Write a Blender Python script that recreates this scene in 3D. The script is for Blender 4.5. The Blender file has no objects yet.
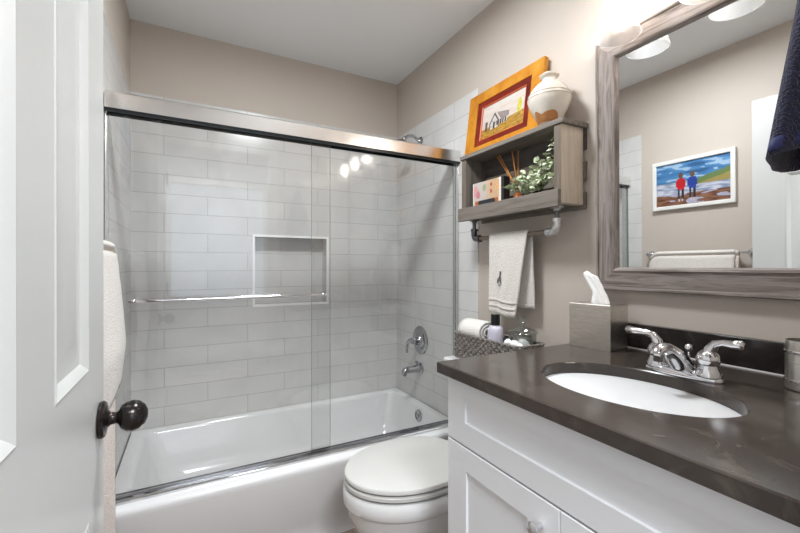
import bpy, bmesh, math, random
from math import sin, cos, pi, radians as rad, sqrt, floor, exp
from mathutils import Vector, Matrix, noise as mnoise
random.seed(7)
C = bpy.context.scene.collection
SC = bpy.context.scene

def lin(r, g, b):
    f = lambda c: (c/255/12.92 if c/255 <= .04045 else ((c/255+.055)/1.055)**2.4)
    return (f(r), f(g), f(b), 1)

# ------------------------------------------------------------ camera, world, lights, exposure
cam = bpy.data.cameras.new('camera'); co = bpy.data.objects.new('camera', cam); C.objects.link(co)
cam.sensor_width = 36; cam.lens = 391.65/800*36; cam.clip_start = .02
co.location = (0, 0, 1.18); co.rotation_euler = (rad(90-.0855), 0, rad(-28.256))
SC.camera = co
w = bpy.data.worlds.new('world'); SC.world = w; w.use_nodes = True
w.node_tree.nodes['Background'].inputs[0].default_value = (.75, .86, 1, 1)
w.node_tree.nodes['Background'].inputs[1].default_value = .6
def area(name, loc, rot, sx, sy, energy, col):
    l = bpy.data.lights.new(name, 'AREA'); l.shape = 'RECTANGLE'; l.size = sx; l.size_y = sy
    l.energy = energy; l.color = col
    o = bpy.data.objects.new(name, l); C.objects.link(o); o.location = loc; o.rotation_euler = rot
    return o
area('added_hall_daylight', (.30, -1.56, 1.45), (rad(90), 0, 0), 1.0, 1.3, 4, (.85, .92, 1))  # added daylight source behind the hall window, out of view
area('added_hall_light', (.22, -.62, 2.385), (0, 0, 0), .5, .5, 34, (.93, .96, 1))  # unseen lamp added in the hall to fill the lower part of the room
cl = bpy.data.lights.new('added_ceiling_light', 'AREA'); cl.shape = 'DISK'; cl.size = .30; cl.energy = 14; cl.color = (.93, .97, 1)
clo = bpy.data.objects.new('added_ceiling_light', cl); C.objects.link(clo); clo.location = (.45, 1.15, 2.388)  # unseen overhead light added to brighten tub, tile and toilet
BULB = 27
SC.view_settings.view_transform = 'Standard'; SC.view_settings.look = 'None'
SC.view_settings.gamma = 1; SC.view_settings.use_curve_mapping = False
SC.view_settings.exposure = 0.78

# ------------------------------------------------------------ materials
def newmat(name):
    m = bpy.data.materials.new(name); m.use_nodes = True
    nt = m.node_tree; return m, nt, nt.nodes['Principled BSDF']
def mapping(nt, scale):
    tc = nt.nodes.new('ShaderNodeTexCoord'); mp = nt.nodes.new('ShaderNodeMapping')
    mp.inputs['Scale'].default_value = scale
    nt.links.new(tc.outputs['Object'], mp.inputs[0]); return mp
def mat(name, col, rough=.5, metal=0, var=0, vscale=8, bump=0, bscale=200, coat=0, sheen=0, stretch=(1, 1, 1), spec=.5):
    m, nt, b = newmat(name)
    b.inputs['Base Color'].default_value = col; b.inputs['Roughness'].default_value = rough
    b.inputs['Metallic'].default_value = metal; b.inputs['Coat Weight'].default_value = coat
    b.inputs['Sheen Weight'].default_value = sheen; b.inputs['Specular IOR Level'].default_value = spec
    if var:
        mp = mapping(nt, stretch)
        n = nt.nodes.new('ShaderNodeTexNoise'); n.inputs['Scale'].default_value = vscale; n.inputs['Detail'].default_value = 6
        nt.links.new(mp.outputs[0], n.inputs[0])
        r = nt.nodes.new('ShaderNodeValToRGB')
        r.color_ramp.elements[0].position = .3; r.color_ramp.elements[1].position = .7
        r.color_ramp.elements[0].color = tuple(c*(1-var) for c in col[:3])+(1,)
        r.color_ramp.elements[1].color = tuple(min(1, c*(1+var)) for c in col[:3])+(1,)
        nt.links.new(n.outputs['Fac'], r.inputs[0]); nt.links.new(r.outputs[0], b.inputs['Base Color'])
    if bump:
        mp = mapping(nt, stretch)
        n = nt.nodes.new('ShaderNodeTexNoise'); n.inputs['Scale'].default_value = bscale; n.inputs['Detail'].default_value = 3
        nt.links.new(mp.outputs[0], n.inputs[0])
        bp = nt.nodes.new('ShaderNodeBump'); bp.inputs['Strength'].default_value = bump; bp.inputs['Distance'].default_value = .005
        nt.links.new(n.outputs['Fac'], bp.inputs['Height']); nt.links.new(bp.outputs[0], b.inputs['Normal'])
    return m
def ramp_mat(name, cols, stretch, scale=1.0, rough=.6, bump=.25, detail=8, spec=.3, distort=.6):
    m, nt, b = newmat(name); mp = mapping(nt, stretch)
    n = nt.nodes.new('ShaderNodeTexNoise'); n.inputs['Scale'].default_value = scale; n.inputs['Detail'].default_value = detail
    n.inputs['Roughness'].default_value = .65; n.inputs['Distortion'].default_value = distort
    nt.links.new(mp.outputs[0], n.inputs[0])
    r = nt.nodes.new('ShaderNodeValToRGB'); e = r.color_ramp.elements
    e[0].position = .28; e[0].color = cols[0]; e[1].position = .72; e[1].color = cols[-1]
    for k, c in enumerate(cols[1:-1]):
        x = e.new(.28+.44*(k+1)/(len(cols)-1)); x.color = c
    nt.links.new(n.outputs['Fac'], r.inputs[0]); nt.links.new(r.outputs[0], b.inputs['Base Color'])
    b.inputs['Roughness'].default_value = rough; b.inputs['Specular IOR Level'].default_value = spec
    bp = nt.nodes.new('ShaderNodeBump'); bp.inputs['Strength'].default_value = bump; bp.inputs['Distance'].default_value = .002
    nt.links.new(n.outputs['Fac'], bp.inputs['Height']); nt.links.new(bp.outputs[0], b.inputs['Normal'])
    return m
def wood(name, cols, axis, f=1.0, **k):
    s = [70*f, 70*f, 70*f]; s['xyz'.index(axis)] = 5*f
    return ramp_mat(name, cols, s, **k)
def glass_mat(name, tint=(1, 1, 1, 1), ior=1.45, rough=0.0):
    m = bpy.data.materials.new(name); m.use_nodes = True; nt = m.node_tree
    nt.nodes.remove(nt.nodes['Principled BSDF']); out = nt.nodes['Material Output']
    t = nt.nodes.new('ShaderNodeBsdfTransparent'); t.inputs[0].default_value = tint
    g = nt.nodes.new('ShaderNodeBsdfGlossy'); g.inputs['Roughness'].default_value = rough
    ge = nt.nodes.new('ShaderNodeNewGeometry'); dt = nt.nodes.new('ShaderNodeVectorMath'); dt.operation = 'DOT_PRODUCT'
    nt.links.new(ge.outputs['Normal'], dt.inputs[0]); nt.links.new(ge.outputs['Incoming'], dt.inputs[1])
    f0 = ((ior-1)/(ior+1))**2; prev = dt.outputs['Value']
    for op, val in (('ABSOLUTE', 0), ('SUBTRACT', 1), ('POWER', 5), ('MULTIPLY', 1-f0), ('ADD', f0)):   # Schlick's reflectance, the same from both sides
        n = nt.nodes.new('ShaderNodeMath'); n.operation = op; i = 1 if op == 'SUBTRACT' else 0
        nt.links.new(prev, n.inputs[i])
        if op == 'SUBTRACT': n.inputs[0].default_value = 1
        elif op != 'ABSOLUTE': n.inputs[1].default_value = val
        prev = n.outputs[0]
    mx = nt.nodes.new('ShaderNodeMixShader')
    nt.links.new(prev, mx.inputs[0]); nt.links.new(t.outputs[0], mx.inputs[1]); nt.links.new(g.outputs[0], mx.inputs[2])
    nt.links.new(mx.outputs[0], out.inputs[0]); return m
def emit_mat(name, col, s):
    m, nt, b = newmat(name); b.inputs['Base Color'].default_value = (0.8, 0.8, 0.8, 1)
    b.inputs['Emission Color'].default_value = col; b.inputs['Emission Strength'].default_value = s; return m
def tile_mat(name, axis, shift):
    m, nt, b = newmat(name)
    g = nt.nodes.new('ShaderNodeNewGeometry'); sp = nt.nodes.new('ShaderNodeSeparateXYZ'); cb = nt.nodes.new('ShaderNodeCombineXYZ')
    nt.links.new(g.outputs['Position'], sp.inputs[0])
    for i, (ax, off) in enumerate(((axis, shift), ('Z', -.95+20*.1012))):
        a = nt.nodes.new('ShaderNodeMath'); a.inputs[1].default_value = off
        nt.links.new(sp.outputs[ax], a.inputs[0]); nt.links.new(a.outputs[0], cb.inputs[i])
    br = nt.nodes.new('ShaderNodeTexBrick'); nt.links.new(cb.outputs[0], br.inputs[0])
    br.inputs['Color1'].default_value = lin(214, 213, 211); br.inputs['Color2'].default_value = lin(209, 208, 206)
    br.inputs['Mortar'].default_value = lin(168, 166, 164); br.inputs['Scale'].default_value = 1
    br.inputs['Mortar Size'].default_value = .0013; br.inputs['Mortar Smooth'].default_value = .1
    br.inputs['Brick Width'].default_value = .41; br.inputs['Row Height'].default_value = .1012; br.inputs['Bias'].default_value = .1
    n = nt.nodes.new('ShaderNodeTexNoise'); n.inputs['Scale'].default_value = 3.2; n.inputs['Detail'].default_value = 7; n.inputs['Distortion'].default_value = 1.6
    nt.links.new(g.outputs['Position'], n.inputs[0])
    mx = nt.nodes.new('ShaderNodeMix'); mx.data_type = 'RGBA'; mx.blend_type = 'MULTIPLY'; mx.inputs[0].default_value = 1
    rp = nt.nodes.new('ShaderNodeValToRGB'); rp.color_ramp.elements[0].position = .35; rp.color_ramp.elements[1].position = .6
    rp.color_ramp.elements[0].color = (.93, .93, .93, 1); rp.color_ramp.elements[1].color = (1, 1, 1, 1)
    nt.links.new(n.outputs['Fac'], rp.inputs[0]); nt.links.new(br.outputs['Color'], mx.inputs[6]); nt.links.new(rp.outputs[0], mx.inputs[7])
    nt.links.new(mx.outputs[2], b.inputs['Base Color'])
    b.inputs['Roughness'].default_value = .16
    bp = nt.nodes.new('ShaderNodeBump'); bp.inputs['Strength'].default_value = .4; bp.inputs['Distance'].default_value = .001; bp.invert = True
    nt.links.new(br.outputs['Fac'], bp.inputs['Height']); nt.links.new(bp.outputs[0], b.inputs['Normal'])
    return m
def print_mat(name, rough=.5):
    m, nt, b = newmat(name); a = nt.nodes.new('ShaderNodeAttribute'); a.attribute_name = 'Print'
    nt.links.new(a.outputs['Color'], b.inputs['Base Color']); b.inputs['Roughness'].default_value = rough; return m

M_paint = mat('taupe_paint', lin(193, 183, 173), .6, bump=.05, bscale=350)
M_ceil = mat('ceiling_paint', lin(232, 233, 233), .7)
M_white = mat('white_gloss_paint', lin(226, 225, 221), .28)
M_doorp = mat('door_paint', lin(196, 197, 195), .3)
M_hallw = mat('hall_paint', lin(205, 205, 208), .7)
M_cab = mat('cabinet_paint', lin(228, 229, 231), .35)
M_porc = mat('porcelain', lin(222, 222, 221), .08, coat=.5)
M_acryl = mat('tub_enamel', lin(226, 226, 226), .12, coat=.3)
M_seat = mat('seat_plastic', lin(203, 202, 198), .18)
M_chrome = mat('chrome', (.74, .74, .76, 1), .06, 1)
M_chromed = mat('shower_chrome', (.46, .46, .48, 1), .12, 1)
M_brushed = mat('brushed_nickel', (.62, .59, .55, 1), .33, 1, var=.15, vscale=40, stretch=(1, 1, 12))
M_rail = mat('polished_aluminium', (.80, .79, .78, 1), .24, 1)
M_railin = mat('dark_rail_gasket', lin(40, 46, 50), .3)
M_galv = mat('galvanised_pipe', (.72, .72, .72, 1), .35, .8, var=.4, vscale=60)
M_dkpipe = mat('dark_pipe_fitting', (.16, .16, .17, 1), .3, .8)
M_bronze = mat('oil_rubbed_bronze', lin(48, 43, 42), .22, .7)
M_glass = glass_mat('clear_glass', (.985, .987, .985, 1), 1.55)
M_shade = glass_mat('shade_glass', (.90, .90, .90, 1), 1.75)
def opal(m):
    nt = m.node_tree; mx = next(n for n in nt.nodes if n.type == 'MIX_SHADER'); tr = nt.nodes.new('ShaderNodeBsdfTranslucent'); tr.inputs[0].default_value = (.95, .95, .95, 1)
    m2 = nt.nodes.new('ShaderNodeMixShader'); m2.inputs[0].default_value = .38
    nt.links.new(mx.outputs[0], m2.inputs[1]); nt.links.new(tr.outputs[0], m2.inputs[2]); nt.links.new(m2.outputs[0], nt.nodes['Material Output'].inputs[0])
opal(M_shade)
M_jar = glass_mat('jar_glass', (.90, .92, .91, 1), 2.1)
M_mirror = mat('mirror_silver', (.82, .83, .83, 1), 0.0, 1)
M_bulb = emit_mat('bulb_glow', (1, .91, .82, 1), BULB)
M_terry = mat('white_terry', lin(222, 216, 209), .95, bump=1, bscale=190, sheen=.3, var=.10, vscale=170)
M_terry2 = mat('cream_terry', lin(226, 212, 202), .95, bump=1, bscale=170, sheen=.3, var=.26, vscale=140)
M_linen = mat('white_cotton', lin(232, 229, 222), .95, bump=.5, bscale=500, sheen=.2)
M_navy = mat('navy_terry', lin(27, 27, 58), .95, bump=1, bscale=300, sheen=.25, var=.35, vscale=160)
M_navyband = mat('navy_band', lin(46, 50, 98), .7)
G1, G2, G3, G4 = lin(88, 82, 76), lin(112, 105, 97), lin(128, 120, 112), lin(150, 141, 132)
W_grey = {a: wood('weathered_grey_wood_'+a, [G1, G2, G3, G2], a, .8) for a in 'xyz'}
W_lite = wood('pale_lit_wood', [lin(166, 155, 140), lin(194, 182, 165), lin(208, 197, 180)], 'z', .7, bump=.1)  # pale as if lit: lamplight on the board's side put into colour
W_brown = wood('unlit_brown_edge', [lin(92, 82, 72), lin(116, 105, 94), lin(130, 119, 107)], 'z', .8)  # front edges darker than the lit side, shade put into colour
W_dark = wood('dark_grey_wood', [lin(62, 60, 58), lin(84, 80, 77), lin(98, 93, 88)], 'y', .8)
FM = [lin(76, 67, 63), lin(118, 108, 103), lin(150, 141, 136), lin(112, 102, 97)]
W_frame = {a: wood('driftwood_frame_'+a, FM, a, .7, distort=1.6) for a in 'yz'}
M_stone = ramp_mat('brown_quartz', [lin(56, 50, 46), lin(63, 56, 52), lin(68, 61, 56), lin(88, 80, 74)], (8, 8, 8), 1.4, rough=.16, bump=0, spec=.35, distort=2.0)
M_stoned = ramp_mat('dark_quartz', [lin(24, 21, 20), lin(33, 29, 28), lin(40, 36, 34), lin(62, 58, 55)], (6, 6, 6), 1.3, rough=.16, bump=0, distort=2.0)
M_caulk = mat('white_caulk', lin(225, 223, 220), .5)
M_trimmetal = mat('white_trim', lin(246, 246, 246), .3)
M_floor = wood('brown_floor_plank', [lin(104, 88, 76), lin(132, 116, 104), lin(150, 134, 122)], 'y', .3)
M_black = mat('black_plastic', lin(22, 21, 24), .3)
M_lav = mat('lavender_lotion_plastic', lin(196, 192, 206), .3)
M_cotton = mat('cotton_wool', lin(245, 244, 242), 1, bump=.6, bscale=150)
M_tissue = mat('tissue_paper', lin(246, 245, 243), .9)
M_wick = ramp_mat('seagrass_strands', [lin(44, 40, 38), lin(96, 90, 85), lin(140, 133, 127), lin(214, 208, 202)], (160, 160, 160), 1, rough=.7, bump=.3)
M_vase = mat('cream_glaze', lin(216, 208, 196), .25, var=.08, vscale=20, coat=.3)
M_reed = mat('amber_reed', lin(186, 122, 52), .6)
M_amber = mat('amber_bottle_glass', lin(150, 84, 40), .12, coat=.4)
M_leaf = mat('sage_leaf', lin(158, 172, 134), .55, var=.45, vscale=45)
M_leafl = mat('pale_leaf', lin(222, 228, 200), .55, var=.15, vscale=40)
M_stem = mat('green_stem', lin(86, 98, 62), .7)
M_pot = mat('pot_cement', lin(142, 136, 128), .8)
M_orange = ramp_mat('ochre_painted_frame', [lin(170, 100, 26), lin(192, 128, 38), lin(200, 148, 58)], (9, 9, 9), 1.5, rough=.35, bump=.1)
M_red = ramp_mat('dark_red_mat', [lin(84, 20, 14), lin(110, 30, 18), lin(134, 46, 26)], (8, 8, 8), 1.5, rough=.4, bump=.05)
M_print = print_mat('printed_picture', .45)
M_kraft = mat('box_card_side', lin(34, 30, 30), .6)
M_ink = mat('grey_thread', lin(92, 88, 90), .8)
M_dark = mat('shadow_gap_dark', lin(30, 30, 32), .6)

# ------------------------------------------------------------ mesh builder
ORG = {}
class MB:
    def __init__(s): s.bm = bmesh.new(); s.mi = 0
    def face(s, vs):
        try:
            f = s.bm.faces.new(vs); f.material_index = s.mi; return f
        except ValueError: return None
    def box(s, x0, x1, y0, y1, z0, z1):
        v = [s.bm.verts.new((x, y, z)) for x in (x0, x1) for y in (y0, y1) for z in (z0, z1)]
        for q in ((0,1,3,2), (4,6,7,5), (0,4,5,1), (2,3,7,6), (0,2,6,4), (1,5,7,3)): s.face([v[i] for i in q])
        return s
    def loft(s, rings, cap0=True, cap1=True, closed=True):
        R = [[s.bm.verts.new(p) for p in r] for r in rings]
        for a, b in zip(R, R[1:]):
            n = len(a)
            for i in range(n if closed else n-1):
                j = (i+1) % n; s.face([a[i], a[j], b[j], b[i]])
        if cap0: s.face(R[0][::-1])
        if cap1: s.face(R[-1])
        return s
    def grid(s, f, nu, nv):
        V = [[s.bm.verts.new(f(u/nu, v/nv)) for v in range(nv+1)] for u in range(nu+1)]
        for i in range(nu):
            for j in range(nv): s.face([V[i][j], V[i+1][j], V[i+1][j+1], V[i][j+1]])
        return s
    def lathe(s, prof, c=(0,0,0), axis='z', n=32, sx=1, sy=1, cap=True):
        rings = []
        for r, h in prof:
            ring = []
            for k in range(n):
                a = 2*pi*k/n; p, q = r*cos(a)*sx, r*sin(a)*sy
                if axis == 'z': P = (p, q, h)
                elif axis == 'x': P = (h, p, q)
                else: P = (q, h, p)
                ring.append((c[0]+P[0], c[1]+P[1], c[2]+P[2]))
            rings.append(ring)
        return s.loft(rings, cap, cap)
    def tube(s, pts, r, n=10, cap=True, flat=1.0):
        pts = [Vector(p) for p in pts]; rr = r if isinstance(r, (list, tuple)) else [r]*len(pts)
        rings = []; prev = None
        for i, p in enumerate(pts):
            t = (pts[min(i+1, len(pts)-1)]-pts[max(i-1, 0)]).normalized()
            if prev is None:
                up = Vector((0,0,1)) if abs(t.z) < .9 else Vector((0,1,0))
            else: up = prev
            a = t.cross(up).normalized(); b = a.cross(t).normalized(); prev = b
            rings.append([p+a*rr[i]*cos(2*pi*k/n)+b*rr[i]*flat*sin(2*pi*k/n) for k in range(n)])
        return s.loft(rings, cap, cap)
    def ball(s, c, rx, ry=None, rz=None, n=16, m=10):
        ry = rx if ry is None else ry; rz = rx if rz is None else rz
        top = s.bm.verts.new((c[0], c[1], c[2]+rz)); bot = s.bm.verts.new((c[0], c[1], c[2]-rz))
        R = [[s.bm.verts.new((c[0]+rx*sin(pi*j/m)*cos(2*pi*k/n), c[1]+ry*sin(pi*j/m)*sin(2*pi*k/n), c[2]+rz*cos(pi*j/m))) for k in range(n)] for j in range(1, m)]
        for k in range(n):
            l = (k+1) % n
            s.face([top, R[0][k], R[0][l]]); s.face([bot, R[-1][l], R[-1][k]])
            for a, b in zip(R, R[1:]): s.face([a[k], b[k], b[l], a[l]])
        return s
    def build(s, name, mats, parent=None, bevel=0, seg=2, smooth=40, origin=None, solid=0, sub=0, fix=True):
        bm = s.bm
        if fix: bmesh.ops.recalc_face_normals(bm, faces=bm.faces[:])
        xs = [v.co for v in bm.verts]
        if parent is None:
            if origin is None:
                lo = [min(c[i] for c in xs) for i in range(3)]; hi = [max(c[i] for c in xs) for i in range(3)]
                origin = Vector(((lo[0]+hi[0])/2, (lo[1]+hi[1])/2, lo[2]))
            base = Vector((0,0,0))
        else:
            base = ORG[parent.name]; origin = base
        origin = Vector(origin)
        bm.transform(Matrix.Translation(-origin))
        me = bpy.data.meshes.new(name); bm.to_mesh(me); bm.free()
        for m in (mats if isinstance(mats, (list, tuple)) else [mats]): me.materials.append(m)
        if smooth:
            me.polygons.foreach_set('use_smooth', [True]*len(me.polygons)); me.set_sharp_from_angle(angle=rad(smooth))
        o = bpy.data.objects.new(name, me); C.objects.link(o)
        if parent is None: o.location = origin
        else: o.parent = parent
        ORG[o.name] = origin
        if solid:
            md = o.modifiers.new('Solidify', 'SOLIDIFY'); md.thickness = solid; md.offset = 0
        if bevel:
            md = o.modifiers.new('Bevel', 'BEVEL'); md.width = bevel; md.segments = seg; md.limit_method = 'ANGLE'; md.angle_limit = rad(35)
        if sub:
            md = o.modifiers.new('Subsurf', 'SUBSURF'); md.levels = sub; md.render_levels = sub
        return o
def thing(name, loc, label, cat, group=None):
    o = bpy.data.objects.new(name, None); C.objects.link(o); o.location = loc; o.empty_display_size = .05
    ORG[o.name] = Vector(loc); return tag(o, label, cat, group)
def tag(o, label, cat, group=None):
    o['label'] = label; o['category'] = cat
    if group: o['group'] = group
    return o
def struct(o): o['kind'] = 'structure'; return o
def box(name, m, parent, *d, **k): return MB().box(*d).build(name, m, parent, **k)
def copy_tree(o, parent=None):
    c = o.copy(); C.objects.link(c); c.parent = parent; ORG[c.name] = ORG[o.name]
    for ch in list(o.children): copy_tree(ch, c)
    return c
def ellring(cx, cy, z, a, b, n=48, p=2.0):
    out = []
    for k in range(n):
        t = 2*pi*k/n; ct, st = cos(t), sin(t)
        out.append((cx+a*math.copysign(abs(ct)**(2/p), ct), cy+b*math.copysign(abs(st)**(2/p), st), z))
    return out
def arc(c, r, a0, a1, n, plane='xz'):
    out = []
    for k in range(n+1):
        a = rad(a0+(a1-a0)*k/n); p, q = r*cos(a), r*sin(a)
        out.append({'xz': (c[0]+p, c[1], c[2]+q), 'yz': (c[0], c[1]+p, c[2]+q), 'xy': (c[0]+p, c[1]+q, c[2])}[plane])
    return out
def nz(x, y=0, z=0): return mnoise.noise(Vector((x, y, z)))

XR, XL, YB, ZC = 1.2592, -.2608, 2.385, 2.43
YF0, YF1 = .015, .135                       # the door wall: hall face, room face
DX0, DX1, DZ = -.188, .565, 2.055           # the doorway
YTR, YTL, ZT0, ZT1 = 1.526, 1.592, .343, 2.061
NX0, NX1, NZ0, NZ1 = .331, .759, .955, 1.350   # niche

# ------------------------------------------------------------ setting
T = .1
struct(box('floor', M_floor, None, XL-T, XR+T, YF0, YB+T, -.05, 0))
struct(box('ceiling', M_ceil, None, XL-T, XR+T, YF0, YB+T, ZC, ZC+.06))
W = XR+.004; V = XL-.004
struct(box('wall_right', M_paint, None, W, W+T, YF0, YB+T, 0, ZC))
struct(box('wall_left', M_paint, None, V-T, V, YF0, YB+T, 0, ZC))
m = MB(); yb0, yb1 = YB+.008, YB+.16
m.box(V, NX0-.012, yb0, yb1, 0, ZC).box(NX1+.012, W, yb0, yb1, 0, ZC).box(NX0-.012, NX1+.012, yb0, yb1, 0, NZ0-.012).box(NX0-.012, NX1+.012, yb0, yb1, NZ1+.012, ZC)
struct(m.build('wall_back', M_paint))
m = MB().box(V, DX0, YF0, YF1, 0, ZC).box(DX1, W, YF0, YF1, 0, ZC).box(DX0, DX1, YF0, YF1, DZ, ZC)
struct(m.build('wall_front', M_paint))
M_tb, M_ty = tile_mat('tile_back', 'X', -.088+41*.41), tile_mat('tile_side', 'Y', .12+41*.41)
m = MB(); a, b = YB, YB+.008
m.box(V, NX0, a, b, ZT0-.02, ZT1).box(NX1, W, a, b, ZT0-.02, ZT1).box(NX0, NX1, a, b, ZT0-.02, NZ0).box(NX0, NX1, a, b, NZ1, ZT1)
d = YB+.092
m.box(NX0-.01, NX1+.01, d, d+.01, NZ0-.01, NZ1+.01)
m.box(NX0-.01, NX0, b, d, NZ0-.01, NZ1+.01).box(NX1, NX1+.01, b, d, NZ0-.01, NZ1+.01).box(NX0, NX1, b, d, NZ0-.01, NZ0).box(NX0, NX1, b, d, NZ1, NZ1+.01)
wbt = struct(m.build('wall_back_tile', M_tb))
t = .012; a = YB-.003
m = MB().box(NX0-t, NX1+t, a, YB+.004, NZ1-.001, NZ1+t).box(NX0-t, NX1+t, a, YB+.004, NZ0-t, NZ0+.001).box(NX0-t, NX0+.001, a, YB+.004, NZ0, NZ1).box(NX1-.001, NX1+t, a, YB+.004, NZ0, NZ1)
m.build('niche_trim', M_trimmetal, wbt)
struct(MB().box(XR, W, YTR, YB, ZT0-.02, ZT1).build('wall_right_tile', M_ty))
struct(MB().box(XR, W, YTR, 1.622, .0, ZT0-.021).build('wall_right_tile_foot', M_ty))
struct(MB().box(V, XL, YTL, YB, ZT0-.02, ZT1).build('wall_left_tile', M_ty))
# casing round the doorway on the room side, the jamb lining
m = MB().box(DX1, DX1+.06, YF1, YF1+.014, 0, DZ+.06).box(DX0-.06, DX0, YF1, YF1+.014, 0, DZ+.06).box(DX0, DX1, YF1, YF1+.014, DZ, DZ+.06)
struct(m.build('trim_1', M_white, bevel=.003))
struct(box('baseboard_left', M_white, None, V, V+.014, 1.02, YTL-.004, 0, .10, bevel=.003))
# hallway behind the doorway
struct(box('floor_hall', M_floor, None, -1.2, 1.9, -1.6, YF0, -.05, 0))
struct(box('ceiling_hall', M_ceil, None, -1.2, 1.9, -1.6, YF0, ZC, ZC+.06))
struct(box('wall_hall_left', M_hallw, None, -1.3, -1.2, -1.6, YF0, 0, ZC))
struct(box('wall_hall_right', M_hallw, None, 1.9, 2.0, -1.6, YF0, 0, ZC))
m = MB().box(-1.2, -.22, -1.5, -1.44, 0, ZC).box(.82, 1.9, -1.5, -1.44, 0, ZC).box(-.22, .82, -1.5, -1.44, 0, .8).box(-.22, .82, -1.5, -1.44, 2.12, ZC)
struct(m.build('wall_hall_back', M_hallw))
m = MB(); f = .05
m.box(-.22, .82, -1.5, -1.43, .8, .8+f).box(-.22, .82, -1.5, -1.43, 2.12-f, 2.12).box(-.22, -.22+f, -1.5, -1.43, .8+f, 2.12-f).box(.82-f, .82, -1.5, -1.43, .8+f, 2.12-f)
win = struct(m.build('added_window_1', M_white)); MB().box(-.17, .77, -1.478, -1.474, .85, 2.07).build('window_pane', M_glass, win)  # window added to give the hall light a source

# ------------------------------------------------------------ the open door
DF, DY0, DY1, DT = -.148, .141, .948, 2.032
m = MB()
stile = [(DY1-.132, DY1), (.508, .632), (DY0, .300)]
panY = [(.632, DY1-.132), (.300, .508)]
rails = [(.01, .22), (.755, 1.004), (1.63, 1.75), (1.92, DT)]
panZ = [(.22, .755), (1.004, 1.63), (1.75, 1.92)]
for y0, y1 in stile: m.box(DF-.035, DF, y0, y1, .01, DT)
for z0, z1 in rails:
    for y0, y1 in panY: m.box(DF-.035, DF, y0, y1, z0, z1)
def ring4(y0, y1, z0, z1, x, i): return [(x, y0+i, z0+i), (x, y1-i, z0+i), (x, y1-i, z1-i), (x, y0+i, z1-i)]
for y0, y1 in panY:
    for z0, z1 in panZ:
        m.loft([ring4(y0, y1, z0, z1, DF+h, i) for i, h in ((0, 0), (.003, .0015), (.010, -.002), (.018, -.0075), (.024, -.0085), (.056, -.005), (.060, -.0045))], False, True)
        m.box(DF-.033, DF-.028, y0, y1, z0, z1)
door = struct(m.build('door_1', M_doorp, smooth=25))
tag(door, 'open white panelled door leaf with dark bronze knob at left edge', 'door')
k = MB().lathe([(.033, DF+.001), (.034, DF+.006), (.031, DF+.010), (.016, DF+.013), (.0115, DF+.018), (.0105, DF+.026), (.013, DF+.030), (.022, DF+.034), (.0275, DF+.043), (.0285, DF+.053), (.026, DF+.063), (.018, DF+.072), (.008, DF+.0765), (.0005, DF+.077)], (0, .905, .8935), 'x', 36).build('door_knob', M_bronze, door)
k['label'] = 'dark bronze egg-shaped knob with round rose'
for z in (.25, 1.02, 1.8):
    MB().lathe([(.007, z-.045), (.007, z+.045)], (DF+.008, DY0-.001, 0), 'z', 12).build('hinge', M_bronze, door)

# ------------------------------------------------------------ bathtub
TX0, TX1, TY0, TY1, TZ = XL+.003, XR-.003, 1.628, YB-.003, .344
tub = thing('bathtub', ((TX0+TX1)/2, (TY0+TY1)/2, 0), 'white alcove bathtub behind the sliding glass doors', 'bathtub')
def rr(x0, x1, y0, y1, r, z, n=6):
    out = []
    for cx, cy, a0 in ((x1-r, y1-r, 0), (x0+r, y1-r, 90), (x0+r, y0+r, 180), (x1-r, y0+r, 270)):
        for k in range(n+1):
            a = rad(a0+90*k/n); out.append((cx+r*cos(a), cy+r*sin(a), z))
    return out
m = MB(); x0, x1, y0, y1 = TX0, TX1, TY0, TY1
R = [rr(x0, x1, y0+.02, y1, .004, 0), rr(x0, x1, y0+.02, y1, .004, .095), rr(x0, x1, y0+.004, y1, .004, .118), rr(x0, x1, y0, y1, .004, TZ-.035),
     rr(x0, x1, y0-.004, y1, .006, TZ-.02), rr(x0, x1, y0, y1, .008, TZ-.006), rr(x0+.001, x1-.001, y0+.010, y1-.001, .01, TZ),
     rr(x0+.045, x1-.035, y0+.105, y1-.03, .05, TZ), rr(x0+.055, x1-.042, y0+.117, y1-.038, .055, TZ-.006), rr(x0+.063, x1-.047, y0+.124, y1-.044, .06, TZ-.02),
     rr(x0+.12, x1-.075, y0+.15, y1-.07, .085, .16), rr(x0+.17, x1-.10, y0+.175, y1-.10, .10, .085), rr(x0+.22, x1-.15, y0+.22, y1-.14, .10, .062)]
m.loft(R).build('tub_shell', M_acryl, tub, smooth=50)
MB().lathe([(.036, 0), (.036, -.006), (.03, -.010), (.0245, -.0105), (.024, -.006), (.012, -.006), (.010, -.012), (.0005, -.013)], (TX1-.054, 2.0, .288), 'x', 28).build('overflow_plate', M_chromed, tub)
MB().lathe([(.03, .0625), (.03, .066), (.012, .068), (.0005, .068)], (TX1-.28, 2.0, 0), 'z', 24).build('drain', M_chrome, tub)

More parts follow.
